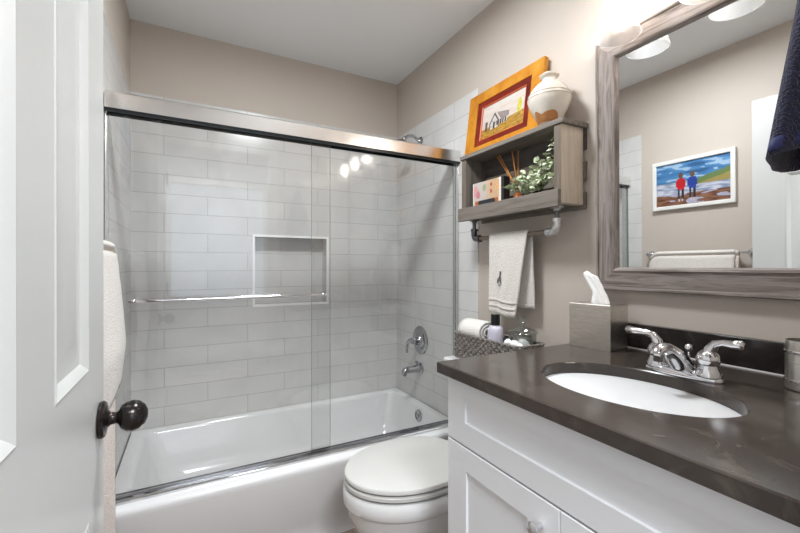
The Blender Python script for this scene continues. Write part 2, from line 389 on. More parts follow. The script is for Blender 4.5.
# ------------------------------------------------------------ sliding shower door
GY = 1.70
sd = thing('sliding_shower_door', ((XL+XR)/2, GY, TZ), 'bypass glass shower door hanging from a polished metal rail over bathtub', 'shower door')
m = MB(); a = XL+.002; b = XR-.002
prof = [(GY-.034, 1.728), (GY-.034, 1.782), (GY-.029, 1.788), (GY+.03, 1.788), (GY+.034, 1.78), (GY+.034, 1.728), (GY+.031, 1.728), (GY+.031, 1.772), (GY-.027, 1.772), (GY-.027, 1.728)]
m.loft([[(x, y, z) for y, z in prof] for x in (a, b)]).build('header_rail', M_rail, sd, smooth=30)
m = MB().box(a, b, GY-.026, GY-.022, 1.7175, 1.745).box(a, b, GY+.024, GY+.028, 1.7175, 1.745).box(a, b, GY-.022, GY+.024, 1.738, 1.742)
m.build('rail_gasket', M_railin, sd)
m = MB(); z = TZ+.0005
prof = [(GY-.034, z), (GY-.034, z+.008), (GY-.027, z+.012), (GY-.021, z+.012), (GY-.0205, z+.004), (GY+.004, z+.004), (GY+.0045, z+.014), (GY+.008, z+.014), (GY+.0085, z+.004), (GY+.025, z+.004), (GY+.0255, z+.012), (GY+.03, z+.012), (GY+.033, z)]
m.loft([[(x, y, zz) for y, zz in prof] for x in (a, b)]).build('bottom_track', M_chrome, sd, smooth=30)
for s_, x in ((0, a), (1, b-.004)):
    box('wall_jamb', M_rail, sd, x, x+.004, GY-.018, GY+.026, TZ+.018, 1.717, bevel=.001)
M_gedge = mat('glass_cut_edge', lin(120, 136, 132), .15)
def pane(x0, x1, y0, y1):
    m = MB().box(x0, x1, y0, y1, TZ+.008, 1.737)
    for f_ in m.bm.faces:
        c_ = f_.calc_center_median()
        if c_.x < x0+1e-5 or c_.x > x1-1e-5: f_.material_index = 1
    return m.build('glass_panel', [M_glass, M_gedge], sd, smooth=0)
gl = pane(XL+.012, .553, GY-.016, GY-.008); gl['label'] = 'front glass panel with towel bar'
g2 = pane(.477, XR-.012, GY+.012, GY+.020)
m = MB(); by, bz = GY-.052, 1.056
m.tube([(-.186, by, bz), (.522, by, bz)], .0065, 12)
for x in (-.172, .508): m.lathe([(.009, by), (.009, GY-.0155)], (x, 0, bz), 'y', 14); m.ball((x, by, bz), .0095)
m.build('towel_bar', M_chrome, gl)
box('door_guide', M_glass, sd, .44, .545, GY-.021, GY-.016, TZ+.017, TZ+.042)

# shower arm, valve, spout
YV = 2.072
sh = thing('shower_fixture', (XR, YV, 1.95), 'chrome shower head on a bent arm above the glass door', 'shower head')
MB().lathe([(.028, XR-.001), (.026, XR-.006), (.014, XR-.012), (.010, XR-.018)], (0, YV, 1.950), 'x', 24).build('flange', M_chromed, sh)
MB().tube([(XR-.012, YV, 1.950), (XR-.035, YV, 1.966), (XR-.06, YV, 1.974), (XR-.09, YV, 1.968), (XR-.115, YV, 1.950)], .0095, 12).build('shower_arm', M_chromed, sh)
d = Vector((-.62, 0, -.78)); q = Vector((XR-.113, YV, 1.953)); a_ = d.cross(Vector((0, 1, 0))).normalized()
rings = []
for r, h in [(.012, 0), (.016, .008), (.013, .02), (.02, .032), (.038, .055), (.042, .064), (.040, .070), (.0005, .071)]:
    rings.append([q+d*h+a_*r*cos(2*pi*k/28)+Vector((0, 1, 0))*r*sin(2*pi*k/28) for k in range(28)])
MB().loft(rings).build('spray_head', M_chromed, sh)
va = thing('shower_valve', (XR, YV, .72), 'round chrome shower valve with lever handle on the tiled wall', 'shower valve')
MB().lathe([(.086, XR-.001), (.086, XR-.004), (.080, XR-.009), (.066, XR-.0115), (.062, XR-.009), (.040, XR-.012), (.032, XR-.02), (.028, XR-.034), (.0005, XR-.036)], (0, YV, .722), 'x', 40).build('escutcheon', M_chromed, va)
m = MB().lathe([(.020, XR-.0365), (.022, XR-.05), (.019, XR-.066), (.0005, XR-.07)], (0, YV, .722), 'x', 24)
m.tube([(XR-.056, YV, .725), (XR-.066, YV+.02, .722), (XR-.069, YV+.045, .700), (XR-.068, YV+.056, .665), (XR-.066, YV+.058, .640)], [.014, .013, .0105, .009, .008], 12)
m.build('lever_handle', M_chromed, va)
sp = thing('tub_spout', (XR, YV, .54), 'chrome tub spout with diverter knob below the shower valve', 'spout')
MB().lathe([(.036, XR-.001), (.035, XR-.008), (.027, XR-.014)], (0, YV, .548), 'x', 28).build('flange', M_chromed, sp)
m = MB(); rings = []
for x, z, ry, rz in [(XR-.012, .548, .024, .024), (XR-.05, .549, .023, .022), (XR-.09, .548, .021, .020), (XR-.118, .543, .019, .019), (XR-.128, .535, .016, .018), (XR-.131, .527, .010, .010)]:
    rings.append([(x, YV+ry*cos(2*pi*k/24), z+rz*sin(2*pi*k/24)) for k in range(24)])
m.loft(rings); m.lathe([(.014, .516), (.014, .535)], (XR-.114, YV, 0), 'z', 20)
m.build('spout_body', M_chromed, sp)
MB().lathe([(.005, .5685), (.005, .582), (.011, .585), (.012, .591), (.006, .595), (.0005, .5955)], (XR-.030, YV, 0), 'z', 18).build('diverter_knob', M_chromed, sp)

# ------------------------------------------------------------ toilet
TYC = 1.267
to = thing('toilet', (.75, TYC, 0), 'white toilet with closed lid between tub and vanity', 'toilet')
def egg(cx, af, ab, hw, z, n=56, pb=2.6):
    out = []
    for k in range(n):
        t_ = 2*pi*k/n; c_, s_ = cos(t_), sin(t_)
        p = 2.0 if c_ < 0 else pb
        x = (af if c_ < 0 else ab)*math.copysign(abs(c_)**(2/p), c_); y = hw*math.copysign(abs(s_)**(2/p), s_)
        out.append((cx+x, TYC+y, z))
    return out
m = MB(); cx = .72
m.loft([egg(.80, .20, .30, .115, 0), egg(.80, .20, .30, .115, .03), egg(.80, .205, .30, .105, .06), egg(.78, .215, .30, .115, .16), egg(.75, .235, .28, .15, .25), egg(.73, .244, .27, .176, .315),
        egg(cx, .240, .27, .183, .346), egg(cx, .243, .27, .186, .352), egg(cx, .249, .28, .1905, .356), egg(cx, .2505, .28, .192, .375), egg(cx, .250, .28, .191, .398), egg(cx, .244, .275, .186, .409), egg(cx, .20, .24, .15, .410)])
m.build('bowl', M_porc, to, smooth=50)
m = MB().loft([egg(cx, .232, .222, .174, 0.4145), egg(cx, .240, .226, .182, 0.4160), egg(cx, .2465, .23, .1875, 0.4190), egg(cx, .2465, .23, .1875, 0.4295), egg(cx, .243, .228, .184, 0.4325), egg(cx, .225, .215, .168, 0.4330)])
m.build('seat', M_seat, to, smooth=40)
m = MB().loft([egg(cx, .225, .215, .168, 0.4390), egg(cx, .242, .2285, .183, 0.4395), egg(cx, .2455, .23, .1865, 0.4420), egg(cx, .2455, .23, .1865, 0.4530), egg(cx, .243, .2285, .1845, 0.4560), egg(cx, .236, .224, .178, 0.4575), egg(cx, .14, .14, .11, 0.4595), egg(cx, .05, .05, .04, 0.4600)])
m.build('lid', M_seat, to, smooth=40)
for s_ in (-1, 1): MB().lathe([(.014, TYC+s_*.075-.02), (.014, TYC+s_*.075+.02)], (.967, 0, .432), 'y', 14).build('hinge', M_seat, to)
box('tank', M_porc, to, 1.025, 1.250, TYC-.195, TYC+.195, .41, .735, bevel=.02, seg=4)
box('tank_lid', M_porc, to, 1.012, 1.254, TYC-.205, TYC+.205, .7355, .770, bevel=.010, seg=3)
m = MB().lathe([(.014, 1.024), (.014, 1.012), (.009, 1.008), (.0005, 1.007)], (0, TYC+.14, .68), 'x', 18)
m.tube([(1.010, TYC+.14, .68), (1.004, TYC+.10, .678), (1.004, TYC+.06, .668)], [.006, .0055, .007], 10)
m.build('flush_lever', M_chrome, to)

# ------------------------------------------------------------ vanity
FX, CY0, CY1 = .618, .150, .876
va = thing('vanity_cabinet', (.93, .51, 0), 'white shaker vanity cabinet under the dark stone countertop', 'cabinet')
m = MB().box(FX+.022, 1.255, CY0, CY1, .10, .8900)
m.build('carcass', M_cab, va)
box('toe_kick', M_cab, va, FX+.075, FX+.095, CY0, CY1, 0, .0995)
def shaker(name, y0, y1, z0, z1, fr, ft, fb):
    m = MB()
    R = [[(x, y, z) for x, (y, z) in zip([X]*4, [(y0+i*fr_, z0+i*fb_), (y1-i*fr_, z0+i*fb_), (y1-i*fr_, z1-i*ft_), (y0+i*fr_, z1-i*ft_)])] for X, i, fr_, ft_, fb_ in
         ((FX+.021, 1, 0, 0, 0), (FX+.002, 1, 0, 0, 0), (FX, 1, .002, .002, .002), (FX, 1, fr, ft, fb), (FX+.006, 1, fr+.0015, ft+.0015, fb+.0015))]
    m.loft(R); return m.build(name, M_cab, va, smooth=0)
df = shaker('drawer_front', CY0, CY1, .720, .8885, .075, .046, .058)
for y0, y1, ky in ((CY0+.372-.003-.0085, CY1, .555), (CY0, CY0+.372-.012+.0, .470)):
    d_ = shaker('cabinet_door', y0+.0, y1, .115, .7165, .080, .060, .060)
    MB().lathe([(.006, FX-.0005), (.005, FX-.012), (.0075, FX-.015), (.013, FX-.020), (.014, FX-.026), (.010, FX-.030), (.0005, FX-.031)], (0, ky, .662), 'x', 22).build('knob', M_chrome, d_)
# stone top with oval cut-out
SX, SY, SA, SB = .858, .524, .150, .204
vt = thing('countertop', (.93, .51, .8905), 'dark brown stone vanity countertop with oval sink cut-out', 'countertop')
X0, X1, Y0, Y1 = .5947, W-.001, YF1+.001, .894
angs = sorted(set([2*pi*k/96 for k in range(96)]+[math.atan2(y-SY, x-SX) % (2*pi) for x in (X0, X1) for y in (Y0, Y1)]))
def rect_pt(a):
    c_, s_ = cos(a), sin(a); t_ = 1e9
    if abs(c_) > 1e-9: t_ = min(t_, ((X1 if c_ > 0 else X0)-SX)/c_)
    if abs(s_) > 1e-9: t_ = min(t_, ((Y1 if s_ > 0 else Y0)-SY)/s_)
    return SX+c_*t_, SY+s_*t_
def ell_pt(a, g=0):
    c_, s_ = cos(a), sin(a); r = 1/sqrt((c_/(SA+g))**2+(s_/(SB+g))**2); return SX+c_*r, SY+s_*r
zt, zb = .919, .8905
m = MB(); e = .0025
def inset(p, i): return (min(max(p[0], X0+i), X1-i), min(max(p[1], Y0+i), Y1-i))
rings = [[(*ell_pt(a), zb) for a in angs], [(*ell_pt(a), zt-e) for a in angs], [(*ell_pt(a, e), zt) for a in angs], [(*inset(rect_pt(a), e), zt) for a in angs], [(*rect_pt(a), zt-e) for a in angs], [(*rect_pt(a), zb) for a in angs], [(*ell_pt(a), zb) for a in angs]]
m.loft(rings, False, False); bmesh.ops.remove_doubles(m.bm, verts=m.bm.verts[:], dist=1e-6)
m.build('slab', M_stone, vt, smooth=22)
bs = thing('backsplash', (1.25, .51, .9215), 'near-black stone backsplash strip along the wall behind the faucet', 'backsplash')
bo_ = box('stone_strip', M_stoned, bs, 1.238, W-.001, YF1+.001, .892, .9215, .9965, bevel=.0015)
box('caulk_line', M_caulk, bs, 1.2355, 1.241, YF1+.002, .892, .9192, .9222)
si = thing('sink', (SX, SY, .74), 'white oval undermount sink set into the dark countertop', 'sink')
m = MB(); g = lambda s_, z: [(SX+(SA+.004)*s_*cos(2*pi*k/64), SY+(SB+.004)*s_*sin(2*pi*k/64), z) for k in range(64)]
m.loft([g(1.14, .878), g(1.14, .8895), g(1.0, .8895), g(.985, .882), g(.95, .85), g(.88, .81), g(.74, .775), g(.5, .757), g(.15, .750), g(.12, .744), g(.5, .745), g(.78, .762), g(.94, .80), g(1.03, .85), g(1.06, .878), g(1.14, .878)], False, False)
m.build('basin', M_porc, si, smooth=60)
MB().lathe([(.026, .7515), (.026, .7545), (.018, .7555), (.0005, .757)], (SX, SY, 0), 'z', 24).build('drain', M_chrome, si)
# faucet
FXC, FYC, FZ = 1.037, .505, .9195
fa = thing('faucet', (FXC, FYC, FZ), 'chrome two-handle bathroom faucet behind the oval sink', 'faucet')
m = MB(); m.loft([ellring(FXC, FYC, FZ, .0245, .082, 40, 2.6), ellring(FXC, FYC, FZ+.006, .0255, .083, 40, 2.6), ellring(FXC, FYC, FZ+.013, .022, .077, 40, 2.4), ellring(FXC, FYC, FZ+.018, .012, .06, 40, 2.2)])
m.build('base_plate', M_chrome, fa, smooth=60)
m = MB(); rings = []
for x, z, ry, rz, tl in [(FXC+.004, FZ+.004, .027, .022, 75), (FXC+.000, FZ+.020, .026, .024, 62), (FXC-.018, FZ+.038, .0235, .0215, 48), (FXC-.042, FZ+.056, .021, .018, 34), (FXC-.066, FZ+.068, .0185, .0145, 20), (FXC-.088, FZ+.073, .0165, .012, 0), (FXC-.104, FZ+.069, .0145, .010, -30), (FXC-.112, FZ+.060, .011, .006, -60)]:
    a = rad(tl); rings.append([(x+sin(a)*rz*sin(2*pi*k/24)*1.0, FYC+ry*cos(2*pi*k/24), z+cos(a)*rz*sin(2*pi*k/24)) for k in range(24)])
m.loft(rings); m.lathe([(.0105, FZ+.044), (.0115, FZ+.066)], (FXC-.098, FYC, 0), 'z', 18)
m.build('spout', M_chrome, fa, smooth=60)
MB().lathe([(.003, FZ+.01), (.003, FZ+.052), (.0065, FZ+.055), (.009, FZ+.062), (.007, FZ+.069), (.0005, FZ+.072)], (FXC+.030, FYC, 0), 'z', 16).build('lift_rod', M_chrome, fa)
for s_ in (1, -1):
    y = FYC+s_*.0535
    h = MB().lathe([(.0255, FZ+.010), (.0250, FZ+.018), (.0205, FZ+.028), (.0175, FZ+.036), (.019, FZ+.0385)], (FXC, y, 0), 'z', 28).build('handle_base', M_chrome, fa)
    m = MB().lathe([(.0205, FZ+.0390), (.0235, FZ+.046), (.0235, FZ+.053), (.019, FZ+.062), (.012, FZ+.068), (.0005, FZ+.07)], (FXC, y, 0), 'z', 28)
    ls = s_*(1.0 if s_ > 0 else .80)
    m.tube([(FXC, y, FZ+.055), (FXC+.002, y+ls*.004, FZ+.071), (FXC+.003, y+ls*.016, FZ+.085), (FXC+.003, y+ls*.034, FZ+.089), (FXC+.001, y+ls*.058, FZ+.089), (FXC-.001, y+ls*.077, FZ+.091), (FXC-.001, y+ls*.082, FZ+.091)], [.0125, .012, .0095, .0078, .0088, .0105, .0065], 14)
    m.build('lever', M_chrome, h, smooth=60)
# tissue box with tissue
tb = thing('tissue_box_cover', (1.170, .812, .9195), 'brushed metal square tissue box cover on countertop below mirror corner', 'tissue box')
a = rad(8); R2 = lambda x, y: (1.166+x*cos(a)+y*sin(a)*-1, .814+x*sin(a)+y*cos(a))
m = MB(); hx, hy, z0, z1 = .056, .066, .9195, 1.060
def q4(i, z): return [(*R2(-hx+i, -hy+i), z), (*R2(hx-i, -hy+i), z), (*R2(hx-i, hy-i), z), (*R2(-hx+i, hy-i), z)]
def hole(z, s_=1): return [(*R2(-.030*s_, -.016*s_), z), (*R2(.030*s_, -.016*s_), z), (*R2(.030*s_, .016*s_), z), (*R2(-.030*s_, .016*s_), z)]
m.loft([q4(0, z0), q4(0, z1-.002), q4(.002, z1), hole(z1), hole(z1-.003), q4(.003, z1-.003), q4(.003, z0), q4(0, z0)], False, False)
m.build('cover', M_brushed, tb, smooth=20)
m = MB(); rings = []; NR = 20
for i in range(NR+1):
    t_ = i/NR; z = 1.050+.106*t_; cy = -.006+.034*max(0, t_-.35)**1.2*1.6; wy = (.027-.020*t_+.034*max(0, t_-.45)-.05*max(0, t_-.88)); wx = .012-.003*t_
    if i == NR: wy *= .55; wx *= .4
    ring = []
    for k in range(40):
        an = 2*pi*k/40; f_ = 1+.20*sin(an*3+t_*3)+.13*sin(an*7+t_*6)
        X, Y = R2(wx*f_*cos(an), cy+wy*f_*sin(an)); ring.append((X, Y, z+.020*sin(an)*max(0, t_-.6)))
    rings.append(ring)
tag(m.loft(rings).build('tissue', M_tissue, None, smooth=60), 'white tissue pulled up out of the metal tissue box', 'tissue')
# metal tumbler
tu = thing('tumbler', (1.139, .318, .9195), 'brushed steel banded tumbler at right end of countertop', 'tumbler')
z = .9195; tc = (1.139, .318, 0)
MB().lathe([(.031, z), (.034, z+.002), (.034, z+.100), (.0335, z+.104), (.031, z+.104), (.031, z+.008), (.0005, z+.008)], tc, 'z', 40).build('body', M_brushed, tu)
for zz in (.016, .076): MB().lathe([(.0342, z+zz), (.0362, z+zz+.002), (.0362, z+zz+.005), (.0342, z+zz+.007)], tc, 'z', 40, cap=False).build('band', M_chrome, tu)

# ------------------------------------------------------------ mirror
MY0, MY1, MZ0, MZ1, FWD = .158, .871, 1.100, 1.939, .075
mi = thing('wall_mirror', (W-.004, (MY0+MY1)/2, MZ0), 'large mirror in a weathered grey wood frame above the vanity', 'mirror')
prof = [(0, .0), (0, .022), (.003, .026), (.009, .026), (.012, .021), (.060, .023), (.064, .028), (.070, .026), (.075, .014), (.075, 0)]
XB = W-.004
def fr(i, h, corner):
    y0, y1, z0, z1 = MY0+i, MY1-i, MZ0+i, MZ1-i
    return {0: (XB-h, y0, z0), 1: (XB-h, y1, z0), 2: (XB-h, y1, z1), 3: (XB-h, y0, z1)}[corner]
for k_ in range(4):
    MB().loft([[fr(i, h, k_) for i, h in prof], [fr(i, h, (k_+1) % 4) for i, h in prof]]).build('frame_rail', W_frame['y' if k_ in (0, 2) else 'z'], mi, smooth=20)
box('mirror_glass', M_mirror, mi, XB-.0125, XB-.004, MY0+.0745, MY1-.0745, MZ0+.0745, MZ1-.0745, smooth=0)
mi.rotation_euler = (0, rad(-.4), 0)

# ------------------------------------------------------------ vanity light
vl = thing('vanity_light', (W-.002, .508, 2.09), 'three-light chrome vanity fixture with clear glass shades above the mirror', 'wall lamp')
box('back_plate', M_chrome, vl, W-.022, W-.001, .30, .716, 2.055, 2.135, bevel=.005)
for y in (.745, .508, .271):
    MB().tube([(W-.02, min(max(y, .34), .68), 2.10), (W-.06, y, 2.115), (1.175, y, 2.11), (1.163, y, 2.095), (1.163, y, 2.07)], .008, 10).build('arm', M_chrome, vl)
    MB().lathe([(.012, 2.085), (.024, 2.076), (.026, 2.045), (.020, 2.038), (.0005, 2.037)], (1.163, y, 0), 'z', 24).build('socket_cup', M_chrome, vl)
    sh_ = MB().lathe([(.030, 2.060), (.034, 2.040), (.042, 2.01), (.048, 1.97), (.053, 1.93), (.058, 1.900), (.062, 1.886), (.060, 1.886), (.056, 1.901), (.051, 1.93), (.046, 1.97), (.040, 2.01), (.032, 2.040), (.028, 2.060), (.030, 2.060)], (1.163, y, 0), 'z', 40, cap=False).build('glass_shade', M_shade, vl)
    MB().lathe([(.012, 2.0365), (.013, 2.02), (.022, 2.0), (.028, 1.98), (.028, 1.966), (.020, 1.948), (.008, 1.941), (.0005, 1.94)], (1.163, y, 0), 'z', 20).build('bulb', M_bulb, vl)

hlamp = thing('added_hall_lamp', (.22, -.62, ZC), 'unseen square fill lamp added in the hallway beyond the doorway', 'ceiling lamp')  # added fixture for the hall fill light
box('added_lamp_base', M_white, hlamp, -.06, .50, -.90, -.34, ZC-.035, ZC-.001, bevel=.006)
# unseen flush lamp added overhead to brighten the bathroom
clamp = thing('added_ceiling_lamp', (.45, 1.15, ZC), 'unseen round fill lamp added over the bathroom floor', 'ceiling lamp')
MB().lathe([(.19, ZC-.001), (.19, ZC-.03), (.175, ZC-.036), (.172, ZC-.03), (.0005, ZC-.03)], (.45, 1.15, 0), 'z', 40).build('added_lamp_base', M_white, clamp)

# ------------------------------------------------------------ wall shelf
SFX, SY0, SY1 = 1.133, .931, 1.492
ws = thing('wall_shelf', (1.19, 1.2, 1.38), 'weathered grey wooden wall shelf with pipe towel rail', 'shelf')
box('top_board', W_grey['y'], ws, SFX-.006, W-.001, SY0-.012, SY1+.008, 1.6755, 1.6935, bevel=.0015)
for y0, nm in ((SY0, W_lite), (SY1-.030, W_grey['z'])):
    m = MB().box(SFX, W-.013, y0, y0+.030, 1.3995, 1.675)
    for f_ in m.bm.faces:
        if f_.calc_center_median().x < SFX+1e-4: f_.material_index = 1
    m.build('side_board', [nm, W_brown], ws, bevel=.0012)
box('bottom_board', W_grey['y'], ws, SFX+.0005, W-.013, SY0+.0305, SY1-.0305, 1.400, 1.414)
box('front_rail', W_grey['y'], ws, SFX-.018, SFX-.0005, SY0-.002, SY1+.006, 1.387, 1.447, bevel=.0015)
for z0, z1 in ((1.601, 1.675), (1.487, 1.556), (1.385, 1.446)):
    box('back_slat', W_dark if z0 > 1.59 else W_grey['y'], ws, W-.0125, W-.001, SY0-.007, SY1+.002, z0, z1, bevel=.001)
PXC, PZ, PYR, PYL = 1.19, 1.307, .995, 1.470
for y, dm in ((PYR, M_galv), (PYL, M_dkpipe)):
    MB().lathe([(.024, 1.3985), (.024, 1.393), (.013, 1.390), (.012, 1.383)], (PXC, y, 0), 'z', 24).build('pipe_flange', M_galv if y == PYR else M_dkpipe, ws)
    MB().lathe([(.0085, 1.384), (.0085, 1.345)], (PXC, y, 0), 'z', 16).build('pipe_nipple', M_dkpipe, ws)
    s_ = 1 if y == PYR else -1
    m = MB().tube([(PXC, y, PZ+.046), (PXC, y, PZ+.02), (PXC, y+s_*.004, PZ+.009), (PXC, y+s_*.010, PZ+.003), (PXC, y+s_*.022, PZ), (PXC, y+s_*.042, PZ)], [.0145, .0145, .0155, .0155, .0145, .0145], 18)
    m.lathe([(.0172, PZ+.036), (.0172, PZ+.048)], (PXC, y, 0), 'z', 18); m.lathe([(.0172, y+s_*.032), (.0172, y+s_*.044)], (PXC, 0, PZ), 'y', 18)
    m.build('pipe_elbow', dm, ws)
M_rod = mat('brown_towel_rod', lin(128, 116, 104), .45)
MB().tube([(PXC, PYR+.04, PZ), (PXC, PYL-.04, PZ)], .0095, 16).build('towel_rod', M_rod, ws)
# hand towel over the rod
ht = thing('hand_towel', (PXC, 1.235, .96), 'white hand towel with grey monogram hanging on the shelf rail', 'towel')
def drape(front_x, back_x, zf, zb, r, ztop, xc):
    pts = []
    n = 22
    for k in range(n): pts.append((front_x, zf+(ztop-zf)*k/n))
    for k in range(13):
        a = pi-pi*k/12; pts.append((xc+r*cos(a), ztop+r*sin(a)))
    for k in range(1, n+1): pts.append((back_x, ztop+(zb-ztop)*k/n))
    return pts
P_ = drape(PXC-.0145, PXC+.0145, .972, 1.012, .0145, PZ, PXC)
def tf(u, v):
    i = u*(len(P_)-1); k = min(int(i), len(P_)-2); f_ = i-k
    x = P_[k][0]*(1-f_)+P_[k+1][0]*f_; z = P_[k][1]*(1-f_)+P_[k+1][1]*f_
    front = x < PXC; h = max(0, (PZ-z)/.34)
    y0, y1 = (1.126+.058*h, 1.346-.010*h) if front else (1.126-.002*h, 1.34-.02*h)
    y = y0+(y1-y0)*v
    x += (-.010*h if front else .010*h) + .004*h*sin(v*9+.6) + .0015*sin(v*23+z*30)*h
    z -= (.006*sin(v*5+.5)*h)
    return (x, y, z)
MB().grid(tf, 60, 24).build('towel_cloth', M_terry, ht, solid=.006, smooth=180)
for zb_ in (1.004, 1.030):
    def band(u, v, zb_=zb_):
        h = (PZ-zb_)/.34; q = tf(0, v); q2 = tf(.42*(zb_-.972)/(PZ-.972), v)
        return (q2[0]-.0036, q2[1], zb_-.006*sin(v*5+.5)*h+.012*(u-.5))
    MB().grid(band, 2, 24).build('woven_band', mat('woven_border', lin(206, 199, 190), .9), ht, solid=.002, smooth=180)
m = MB(); fx = PXC-.0268; yy, zz = 1.268, 1.125
def strand(pts, r=.0013): m.tube([(fx-.0005, yy-p*.055, zz+q*.062) for p, q in pts], r, 6)
def bez(pts, n=10):
    out = []
    for k in range(len(pts)-1):
        for j in range(n):
            t_ = j/n; p0 = pts[max(k-1, 0)]; p1 = pts[k]; p2 = pts[k+1]; p3 = pts[min(k+2, len(pts)-1)]
            out.append(tuple(.5*(2*b_+(c_-a_)*t_+(2*a_-5*b_+4*c_-d_)*t_*t_+(-a_+3*b_-3*c_+d_)*t_**3) for a_, b_, c_, d_ in zip(p0, p1, p2, p3)))
    out.append(pts[-1]); return out
strand(bez([(-.25, -.30), (-.18, -.05), (-.02, .12), (.10, .42), (.06, .48), (.03, .2), (.08, -.2), (.16, -.3)]), .0022)
strand(bez([(-.26, -.05), (-.1, -.14), (.06, -.02), (.16, .0)]), .0018)
strand(bez([(-.15, -.42), (-.02, -.36), (.06, -.44), (-.04, -.5), (-.15, -.42)]), .0011)
m.build('monogram', M_ink, ht)
# items on the shelf
def picture(name, parent, o, u, v, nx, ny, fn, mt=None, **k):
    o, u, v = Vector(o), Vector(u), Vector(v); m = MB()
    cols = []
    for i in range(nx):
        for j in range(ny):
            q = [m.bm.verts.new(o+u*((i+a)/nx)+v*((j+b)/ny)) for a, b in ((0,0), (1,0), (1,1), (0,1))]
            m.face(q); cols.append(fn((i+.5)/nx, (j+.5)/ny))
    ob = m.build(name, mt or M_print, parent, smooth=0, fix=False, **k)
    at_ = ob.data.attributes.new('Print', 'FLOAT_COLOR', 'FACE')
    fl = []
    for c_ in cols: fl += list(c_)
    at_.data.foreach_set('color', fl); return ob
def mixc(a, b, t): t = max(0, min(1, t)); return tuple(x*(1-t)+y*t for x, y in zip(a, b))
def floral(u, v):
    c_ = mixc(lin(190, 182, 176), lin(196, 162, 128), (u-.35)*3)
    if v > .42:
        for fx_, fy_, r, cc in ((.10, .72, .10, lin(206, 150, 150)), (.2, .6, .07, lin(190, 120, 130)), (.42, .8, .06, lin(150, 160, 120)), (.66, .85, .035, lin(176, 60, 30)), (.66, .64, .035, lin(176, 60, 30)), (.86, .75, .06, lin(216, 160, 110))):
            if (u-fx_)**2+((v-fy_)*.55)**2 < r*r: c_ = cc
    else:
        c_ = lin(196, 186, 178)
        if .08 < u < .90:
            c_ = lin(176, 96, 40)
            e_ = ((u-.5)/.30)**2+((v-.30)/.26)**2
            if e_ < 1: c_ = lin(40, 42, 50) if v > .28 else lin(178, 172, 170)
            if abs(u-.5) < .1 and v < .2: c_ = lin(214, 180, 140)
    if u > .93 or u < .04: c_ = lin(226, 214, 204)
    n_ = nz(u*30, v*20); return tuple(x*(1+.18*n_) for x in c_[:3])+(1,)
db = thing('keepsake_box', (1.178, 1.335, 1.4145), 'small floral box with orange print at left end of shelf', 'box')
box('box_body', M_kraft, db, 1.1515, 1.186, 1.232, 1.432, 1.4145, 1.556, bevel=.001)
picture('box_print', db, (1.1505, 1.430, 1.416), (0, -.184, 0), (0, 0, .139), 60, 44, floral)
rd = thing('reed_diffuser', (1.195, 1.205, 1.4145), 'amber reed diffuser between the floral box and the plant', 'diffuser')
MB().lathe([(.020, 1.4145), (.022, 1.418), (.022, 1.462), (.017, 1.474), (.0095, 1.482), (.0095, 1.5), (.012, 1.502), (.007, 1.502), (.006, 1.42), (.0005, 1.42)], (1.206, 1.205, 0), 'z', 24).build('bottle', M_amber, rd)
for k_, (dx, dy, h, r_) in enumerate(((.0, .128, 1.668, .0024), (-.004, .108, 1.668, .0024), (-.012, .022, 1.663, .0026), (.012, .010, 1.668, .0026), (.004, .030, 1.640, .0026), (-.016, .012, 1.63, .0024))):
    MB().tube([(1.206-dx*.3, 1.205-dy*.03, 1.43), (1.206, 1.205+dy*.03, 1.502), (1.206+dx, 1.205+dy, h)], r_, 8).build('reed', M_reed, rd)
pl = thing('artificial_plant', (1.180, 1.075, 1.4145), 'pale green eucalyptus plant at right end of shelf', 'plant')
MB().lathe([(.030, 1.4145), (.036, 1.416), (.042, 1.455), (.040, 1.456), (.0005, 1.452)], (1.186, 1.075, 0), 'z', 24).build('pot', M_pot, pl)
rnd = random.Random(5); ml, ms = MB(), MB()
tips = [(1.150, .985, 1.630), (1.165, .965, 1.615), (1.17, 1.0, 1.58), (1.14, 1.02, 1.565), (1.15, 1.05, 1.575), (1.16, 1.085, 1.555), (1.14, 1.12, 1.53), (1.15, 1.15, 1.525), (1.16, 1.175, 1.505), (1.13, 1.10, 1.50), (1.125, 1.05, 1.50), (1.125, 1.00, 1.495), (1.14, .966, 1.50), (1.125, 1.15, 1.47), (1.12, 1.18, 1.49), (1.11, 1.035, 1.475), (1.17, 1.13, 1.545), (1.2, 1.04, 1.55), (1.20, 1.10, 1.53), (1.16, .98, 1.55)]
def leaf(mb, c, d, L, wd):
    d = d.normalized(); s_ = d.cross(Vector((rnd.uniform(-1, 1), rnd.uniform(-1, 1), rnd.uniform(.2, 1)))).normalized(); n_ = s_.cross(d)
    sh_ = [(0, .1), (.25, .8), (.55, 1), (.82, .6), (1, .06)]
    L_ = [[mb.bm.verts.new(c+d*L*t_+n_*(-.15*L*t_*t_)+s_*wd*w_*sg+n_*(.18*wd*abs(sg)*w_)) for t_, w_ in sh_] for sg in (-1, 0, 1)]
    for a, b in zip(L_, L_[1:]):
        for i in range(4): mb.face([a[i], a[i+1], b[i+1], b[i]])
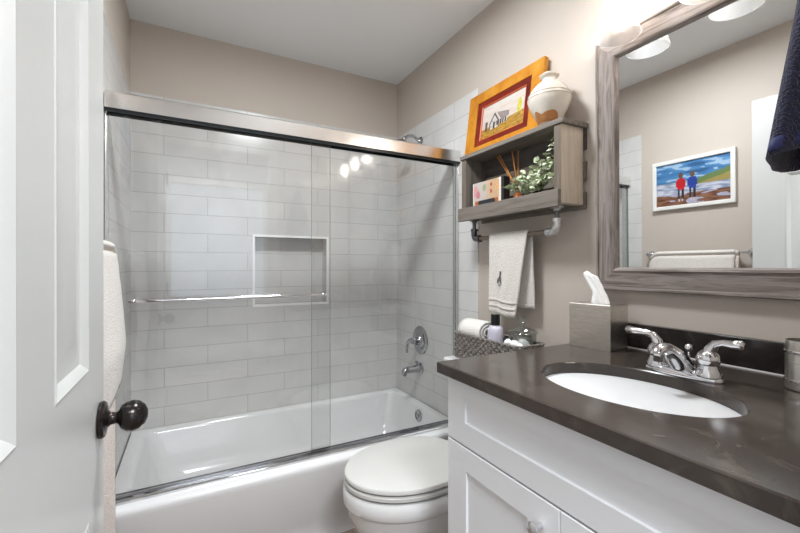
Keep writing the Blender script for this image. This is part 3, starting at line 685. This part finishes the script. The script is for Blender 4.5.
for tp in tips:
    p0 = Vector((1.186, 1.075, 1.452)); p1 = Vector(tp); mid = (p0+p1)/2+Vector((0, 0, .025))
    path = [p0.lerp(mid, t_/4).lerp(mid.lerp(p1, t_/4), t_/4) for t_ in range(5)]
    ms.tube(path, [.0016]*4+[.0008], 5)
    for k_ in range(9):
        t_ = .25+.75*k_/8; i = min(int(t_*4), 3); c_ = path[i].lerp(path[i+1], t_*4-i)
        for sg in (-1, 1):
            d = Vector((rnd.uniform(-1, .5), sg*rnd.uniform(.3, 1), rnd.uniform(-.3, .9)))
            L, wd = rnd.uniform(.016, .026), rnd.uniform(.006, .0098)
            e_ = c_+d.normalized()*L
            if e_.x > 1.242 or e_.x < 1.098: continue
            if e_.y < .957: d.y = abs(d.y)
            if SFX-.02 < e_.x < SFX+.004 and e_.z < 1.455: continue
            ml.mi = 1 if rnd.random() < .55 else 0
            leaf(ml, c_, d, L, wd)
ml.build('foliage', [M_leaf, M_leafl], pl, smooth=180, fix=False); ms.build('stems', M_stem, pl)
# painting leaning on the shelf top
PW, PH, PT = .462, .312, .022
pa = thing('framed_painting', (1.205, 1.318, 1.694), 'barn painting in an ochre orange frame standing on the shelf', 'painting')
ox, oy, oz = 1.196, 1.318, 1.694
def frame_rect(m, w0, h0, w1, h1, xf, xb, zoff=0):
    # rectangular ring between outer (w0,h0) and inner (w1,h1) sizes, front at xf, back at xb, in local upright plane
    def rg(w_, h_, x): return [(ox+x, oy+w_/2, oz+PH/2-h_/2), (ox+x, oy-w_/2, oz+PH/2-h_/2), (ox+x, oy-w_/2, oz+PH/2+h_/2), (ox+x, oy+w_/2, oz+PH/2+h_/2)]
    m.loft([rg(w0, h0, xb), rg(w0, h0, xf), rg(w1, h1, xf+.003), rg(w1, h1, xb), rg(w0, h0, xb)], False, False)
m = MB(); frame_rect(m, PW, PH, PW-.125, PH-.095, -.008, .014); m.build('outer_frame', M_orange, pa, smooth=0)
m = MB(); frame_rect(m, PW-.126, PH-.096, PW-.185, PH-.147, -.002, .012); m.build('inner_frame', M_red, pa, smooth=0)
m = MB(); frame_rect(m, PW-.185, PH-.147, PW-.195, PH-.157, -.0005, .010); m.build('inner_liner', mat('salmon_liner', lin(186, 88, 50), .5), pa, smooth=0)
def barn(u, v):
    sky = mixc(lin(186, 172, 162), lin(200, 192, 184), v+.3*nz(u*4, v*9))
    hz = .30+.10*u
    if v > hz:
        c_ = sky
        if nz(u*5+3, v*12) > .25: c_ = mixc(c_, lin(190, 168, 156), .5)
        tr = ((u-.88)/.05)**2+((v-hz-.17)/.22)**2
        if tr < 1+.3*nz(u*30, v*30): c_ = mixc(lin(160, 160, 50), lin(206, 196, 84), nz(u*25, v*25)+.5)
    else: c_ = mixc(lin(138, 100, 30), lin(182, 142, 56), nz(u*9, v*26)+.5)
    if nz(u*14, v*40) > .35 and v < hz: c_ = lin(120, 84, 38)
    # barn: gable end, long roof, shed
    gx = (u-.31)/.115
    if abs(gx) < 1 and .22 < v < .42+.28*(1-abs(gx)):
        c_ = lin(190, 184, 180) if abs(gx) < .82 else lin(64, 54, 56)
        if v > .34+.28*(1-abs(gx)): c_ = lin(58, 50, 54)
        if abs(gx) < .22 and v < .42: c_ = lin(72, 62, 60)
        if nz(u*60, v*12) > .3: c_ = mixc(c_, lin(110, 100, 98), .6)
    if .36 < u < .66:
        top = .68-.38*max(0, u-.36); bot = .44
        if .42 < v < top and u > .36+(.68-v)*.42: c_ = mixc(lin(120, 108, 106), lin(150, 138, 134), nz(u*40, v*20)+.5)
        elif .27 < v <= .42 and u < .62: c_ = lin(66, 58, 58) if nz(u*35, 1) > -.1 else lin(180, 172, 166)
    if .085 < u < .145 and .2 < v < .5: c_ = lin(86, 74, 66) if v < .44 else lin(70, 60, 58)
    return tuple(c_[:3])+(1,)
cw, chh = PW-.195, PH-.157
picture('canvas', pa, (ox+.006, oy+cw/2, oz+PH/2-chh/2), (0, -cw, 0), (0, 0, chh), 120, 70, barn)
pa.location = (ox, oy, oz); ORG_SHIFT = Vector((1.205-ox, 0, 0))
for ch in pa.children: ch.location = ORG_SHIFT
pa.rotation_euler = (0, rad(7.5), 0); pa.location.x += .002; pa.location.z += .0022
# vase
vz = 1.694; VC = (1.168, 1.012, 0)
vs = thing('vase', (VC[0], VC[1], vz), 'round cream ceramic vase beside the barn painting on top of shelf', 'vase')
MB().lathe([(.026, vz), (.033, vz+.001), (.036, vz+.006), (.048, vz+.028), (.062, vz+.055), (.0725, vz+.078), (.0765, vz+.094), (.0765, vz+.102), (.072, vz+.116), (.060, vz+.136), (.046, vz+.151), (.033, vz+.160), (.0265, vz+.166), (.025, vz+.172), (.028, vz+.177), (.034, vz+.180), (.0355, vz+.186), (.031, vz+.190), (.026, vz+.187), (.022, vz+.172), (.0005, vz+.158)], VC, 'z', 44).build('vase_body', M_vase, vs, smooth=60)
m = MB()
def gb(u, v):
    a = 2*pi*u; top = .030+.012*sin(a*2+1)+.008*sin(a*5)+.014*nz(cos(a)*2, sin(a)*2); h = .007+(top-.007)*v
    r = (.0365+(.048-.0365)*(h-.006)/.022 if h < .028 else .048+(.062-.048)*(h-.028)/.027)+.0006
    return (VC[0]+r*cos(a), VC[1]+r*sin(a), vz+h)
m.grid(gb, 60, 6).build('glaze_band', mat('brown_glaze', lin(172, 116, 70), .3, var=.3, vscale=35), vs, smooth=180)
for h, r in ((.1085, .0752), (.0965, .0770)):
    MB().lathe([(r+.0003, vz+h), (r+.0003, vz+h+.0022)], VC, 'z', 44, cap=False).build('shoulder_line', mat('tan_glaze', lin(150, 136, 122), .4), vs)

# ------------------------------------------------------------ basket on the toilet tank
BX0, BX1, BY0, BY1, BZ0, BZ1 = 1.050, 1.205, 1.050, 1.455, .7705, .882
bk = thing('wicker_basket', (1.13, 1.25, BZ0), 'grey woven seagrass basket on the toilet tank lid', 'basket')
m = MB(); npt = 132; rows = 9
per = rr(BX0+.006, BX1-.006, BY0+.006, BY1-.006, .02, 0, 5)
def resample(loop, n):
    L = [Vector(p) for p in loop]; seg = [(L[(i+1) % len(L)]-L[i]).length for i in range(len(L))]; tot = sum(seg); out = []
    i = 0; acc = 0
    for k in range(n):
        s_ = tot*k/n
        while acc+seg[i] < s_: acc += seg[i]; i += 1
        p = L[i].lerp(L[(i+1) % len(L)], (s_-acc)/seg[i]); t_ = (L[(i+1) % len(L)]-L[i]).normalized(); out.append((p, Vector((t_.y, -t_.x, 0))))
    return out
loop = resample(per, npt)
for r in range(rows):
    z = BZ0+.006+(BZ1-BZ0-.012)*r/(rows-1)
    rings = []
    for k, (p, n_) in enumerate(loop):
        off = .0035*(1 if ((k//2)+r) % 2 else -1)
        c_ = p+n_*off+Vector((0, 0, z)); rings.append([c_+n_*.0042*cos(a)+Vector((0, 0, .0064*sin(a))) for a in (0, pi/3, 2*pi/3, pi, 4*pi/3, 5*pi/3)])
    rings.append(rings[0]); m.loft(rings, False, False)
m.build('woven_sides', M_wick, bk, smooth=60)
m = MB(); rings = [[p+n_*.0065*cos(a)+Vector((0, 0, BZ1+.004*sin(a))) for a in [pi*k/4 for k in range(8)]] for p, n_ in loop]; rings.append(rings[0])
m.loft(rings, False, False).build('rim', M_wick, bk)
box('base', M_wick, bk, BX0+.012, BX1-.012, BY0+.012, BY1-.012, BZ0, BZ0+.008)
# rolled towel
fl = BZ0+.0085
def spiral(yv):
    pass
m = MB(); n = 60; ring0 = []
for k in range(n+1):
    a = 2*pi*2.6*k/n; r = .012+.034*k/n; ring0.append((r*cos(a), r*sin(a)))
cxr, czr = 1.125, .8965
def roll(u, v):
    k = u*n; i = min(int(k), n-1); f_ = k-i
    x = ring0[i][0]*(1-f_)+ring0[i+1][0]*f_; z = ring0[i][1]*(1-f_)+ring0[i+1][1]*f_
    return (cxr+x*1.18, 1.292+.142*v, czr+z*1.0)
tag(m.grid(roll, 110, 6).build('rolled_towel', M_linen, None, solid=.0095, smooth=180), 'rolled white washcloth in the basket on the tank', 'towel')
# folded cloth the roll lies on
tag(box('folded_towel', M_linen, None, 1.070, 1.185, 1.29, 1.435, fl, .845, bevel=.012, seg=4), 'folded white towel in the basket beneath the rolled washcloth', 'towel')
bo = thing('lotion_bottle', (1.098, 1.222, fl), 'lavender lotion bottle with black cap in the basket', 'bottle')
MB().lathe([(.028, fl), (.031, fl+.003), (.0315, fl+.13), (.030, fl+.146), (.022, fl+.157), (.014, fl+.160)], (1.098, 1.222, 0), 'z', 30).build('bottle_body', M_lav, bo)
MB().lathe([(.0175, fl+.1605), (.0180, fl+.163), (.0180, fl+.203), (.016, fl+.205), (.0005, fl+.205)], (1.098, 1.222, 0), 'z', 26).build('cap', M_black, bo)
# glass jar
JX, JY = 1.144, 1.118
ja = thing('glass_jar', (JX, JY, fl), 'clear glass lidded apothecary jar at right end of the basket', 'jar')
MB().lathe([(.036, fl), (.041, fl+.004), (.048, fl+.06), (.051, fl+.12), (.051, fl+.138), (.0485, fl+.138), (.0485, fl+.12), (.0455, fl+.06), (.038, fl+.008), (.0005, fl+.008)], (JX, JY, 0), 'z', 36).build('jar_body', M_jar, ja)
MB().lathe([(.047, fl+.133), (.047, fl+.1385), (.056, fl+.139), (.059, fl+.143), (.056, fl+.147), (.042, fl+.154), (.022, fl+.162), (.009, fl+.168), (.008, fl+.173), (.014, fl+.178), (.0185, fl+.188), (.0175, fl+.197), (.010, fl+.204), (.0005, fl+.206)], (JX, JY, 0), 'z', 36).build('lid', M_jar, ja)
m = MB(); m.ball((JX, JY, fl+.065), .033, .033, .052, 18, 12)
for v_ in m.bm.verts: v_.co += Vector((1, 1, 1))*0.005*nz(*(v_.co*40))
tag(m.build('cotton_wool', M_cotton, smooth=180), 'wad of white cotton wool inside the clear glass jar', 'cotton wool')
tag(box('black_pouch', M_black, None, 1.0640, 1.0905, 1.066, 1.182, fl, .868, bevel=.006, seg=3), 'black pouch in the basket under the cotton balls', 'pouch')
for k_, (x, y, z, r, lb) in enumerate(((1.0745, 1.124, .8840, .0168, 'leftmost of the three white cotton balls in front of the glass jar'), (1.0755, 1.092, .8850, .0176, 'middle one of the three white cotton balls in front of the glass jar'), (1.0765, 1.0645, .8822, .0130, 'rightmost of the three white cotton balls in front of the glass jar'))):
    m = MB(); m.ball((x, y, z), r, r, r*.92, 14, 9)
    for v_ in m.bm.verts: v_.co += Vector((1, 1, 1))*.0035*nz(*(v_.co*70+Vector((k_*9, 0, 0))))
    tag(m.build('cotton_ball', M_cotton, smooth=180), lb, 'cotton ball', 'cotton balls in the basket')
tag(box('black_compact', M_black, None, 1.158, 1.192, 1.175, 1.28, fl, .878, bevel=.004), 'black compact standing behind the lotion bottle in basket', 'compact')

# ------------------------------------------------------------ navy towel on the door wall
hk = thing('wall_hook', (.775, YF1, 1.80), 'metal wall hook at top right holding the navy towel', 'hook')
MB().lathe([(.022, YF1+.0005), (.022, YF1+.006), (.012, YF1+.009)], (.775, 0, 1.80), 'y', 20).build('hook_plate', M_chrome, hk)
MB().tube([(.775, YF1+.006, 1.80), (.775, YF1+.028, 1.795), (.775, YF1+.034, 1.81), (.775, YF1+.034, 1.825)], .005, 10).build('hook_arm', M_chrome, hk)
nt_ = thing('navy_towel', (.775, .18, 1.31), 'navy blue towel hanging at the right edge of the picture', 'towel')
def nring(t_):                       # t_ 0 at the top, 1 at the hem
    z = 1.785-.462*t_; out = []; n = 72
    a_ = .014+.104*t_**.75; b_ = .010+.038*t_**.7; cxn = .775-.004*t_; cyn = YF1+.004+b_*1.12+.012*(1-t_)
    for k in range(n):
        an = 2*pi*k/n
        f_ = 1+.10*t_*sin(an*5+1)+.05*t_*sin(an*9+t_*2)
        x = cxn+a_*f_*cos(an); y = cyn+b_*f_*sin(an)
        out.append((x, max(y, YF1+.003), z+.010*t_*sin(an*2+.5)))
    return out
m = MB(); NT = 26
m.loft([nring(k/NT) for k in range(NT+1)], True, False)
b_lo = [nring(1-.001)]
m.build('towel_cloth', M_navy, nt_, solid=.006, smooth=180)
m = MB()
def grow(r, g): 
    c0 = sum((Vector(p) for p in r), Vector())/len(r); return [tuple(Vector(p)+(Vector(p)-c0).normalized()*g) for p in r]
m.loft([grow(nring(.955), .004), grow(nring(.99), .0045)], False, False).build('hem_band', M_navyband, nt_, solid=.001, smooth=180)

# ------------------------------------------------------------ towel bar on the left wall
BZ, BXC = 1.236, XL+.045
tbar = thing('towel_bar', (XL, 1.26, BZ), 'chrome towel bar on the left wall behind the open door', 'towel bar')
MB().tube([(BXC, .975, BZ), (BXC, 1.535, BZ)], .006, 14).build('bar', M_chrome, tbar)
for y in (.985, 1.525):
    MB().lathe([(.024, V+.0005), (.022, V+.008), (.011, V+.016), (.010, BXC-.008), (.013, BXC), (.010, BXC+.009), (.0005, BXC+.010)], (0, y, BZ), 'x', 20).build('bar_post', M_chrome, tbar)
def hang(name, y0, y1, zf, zb, r, flare, mtl, seed, label):
    P2 = drape(BXC+r, BXC-r, zf, zb, r, BZ, BXC)
    def f(u, v):
        i = u*(len(P2)-1); k = min(int(i), len(P2)-2); f_ = i-k
        x = P2[k][0]*(1-f_)+P2[k+1][0]*f_; z = P2[k][1]*(1-f_)+P2[k+1][1]*f_
        h = max(0, (BZ-z)/.4); fr_ = x > BXC
        if fr_: x += flare*(h if h < .75 else max(.2, .75-(h-.75)*1.5))*1.3+(.0035*min(h, 1)*(1+sin(v*8+seed)) if flare > .01 else 0)
        y = y0+(y1-y0)*v
        if v > .5 and fr_ and flare > .01: y += .016*sin(min(h/.75, 1.45)*pi/2)*(v-.5)*2
        return (x, y, z+.004*sin(v*6+seed)*min(h, 1)-.25*max(0, v-.88)*(1 if h < .2 else max(0, 1-h*2))*max(0, v-.88)/.12-(.05*max(0, h-.8)*(1-v)*0))
    return tag(MB().grid(f, 80, 30).build(name, mtl, None, solid=.005, smooth=180, origin=(BXC, (y0+y1)/2, zf)), label, 'towel')
hang('bath_towel', 1.03, 1.495, .30, .42, .0092, .001, M_terry2, 1, 'long cream bath towel on the left towel bar under a shorter towel')
hang('hand_towel', 1.045, 1.505, .805, .90, .0150, .020, M_terry, 3, 'white hand towel draped over the long bath towel on left bar')

# ------------------------------------------------------------ beach picture on the left wall
bp_ = thing('framed_picture', (V+.001, 1.268, 1.52), 'beach picture of two children in white frame on left wall, seen in mirror', 'picture')
QY0, QY1, QZ0, QZ1, fw = 1.057, 1.510, 1.522, 1.838, .024
pw = V+.0008
def rg(i, x): return [(x, QY0+i, QZ0+i), (x, QY1-i, QZ0+i), (x, QY1-i, QZ1-i), (x, QY0+i, QZ1-i)]
MB().loft([rg(0, pw), rg(0, pw+.020), rg(.003, pw+.022), rg(fw-.003, pw+.022), rg(fw, pw+.019), rg(fw, pw), rg(0, pw)], False, False).build('frame', M_white, bp_, smooth=0)
def beach(u, v):
    n1 = nz(u*3+v*2, v*9); n2 = nz(u*8, v*22, 3)
    hz = .55
    if v > hz:
        c_ = mixc(lin(24, 84, 140), lin(84, 140, 186), .5+n1*1.1)
        if n2+n1 > .35: c_ = mixc(c_, lin(170, 190, 208), .7)
        if n1 < -.3: c_ = lin(38, 84, 128)
    elif v > .26: c_ = mixc(lin(120, 134, 160), lin(190, 192, 204), .5+n2*1.3)
    else: c_ = mixc(lin(88, 54, 38), lin(136, 94, 70), .5+n2*1.2)
    if v < .26 and nz(u*5, v*14, 8) > .2: c_ = lin(160, 160, 180)
    hill = .53+.26*max(0, (u-.52))**.9*1.4+.02*nz(u*12, 0)
    if hz-.12+.0*u < v < hill and u > .55: c_ = lin(146, 130, 72) if v < hill-.12 else lin(92, 116, 64)
    if abs(v-hz) < .012 and u <= .55: c_ = lin(74, 104, 128)
    for px, jk, ph in ((.355, lin(186, 14, 24), .0), (.515, lin(28, 58, 150), .03)):
        du = (u-px)
        if abs(du) < .052-.01*abs(v-.45) and .36 < v < .62: c_ = jk
        if abs(du) < .068 and .42 < v < .57: c_ = mixc(jk, (0, 0, 0, 1), .15)
        if .012 < abs(du) < .042 and .14 < v < .36: c_ = lin(34, 32, 44)
        if (du/.032)**2+((v-.685)/.075)**2 < 1: c_ = lin(96, 70, 56)
        if .01 < abs(du) < .035 and .08 < v < .14: c_ = lin(190, 176, 184)
    return tuple(c_[:3])+(1,)
picture('print', bp_, (pw+.012, QY0+fw, QZ0+fw), (0, QY1-QY0-2*fw, 0), (0, 0, QZ1-QZ0-2*fw), 150, 100, lambda u, v: beach(1-u, v))
# hall picture
hp = thing('hall_picture', (-.42, -1.438, 1.5), 'small framed picture on the hallway wall beside the added window', 'picture')
m = MB()
def hg(i, y): return [(-.54+i, y, 1.46+i), (-.30-i, y, 1.46+i), (-.30-i, y, 1.86-i), (-.54+i, y, 1.86-i)]
m.loft([hg(0, -1.439), hg(0, -1.420), hg(.02, -1.420), hg(.022, -1.436), hg(.022, -1.439), hg(0, -1.439)], False, False).build('frame', M_black, hp, smooth=0)
box('print', M_tissue, hp, -.52, -.32, -1.4385, -1.434, 1.48, 1.84)
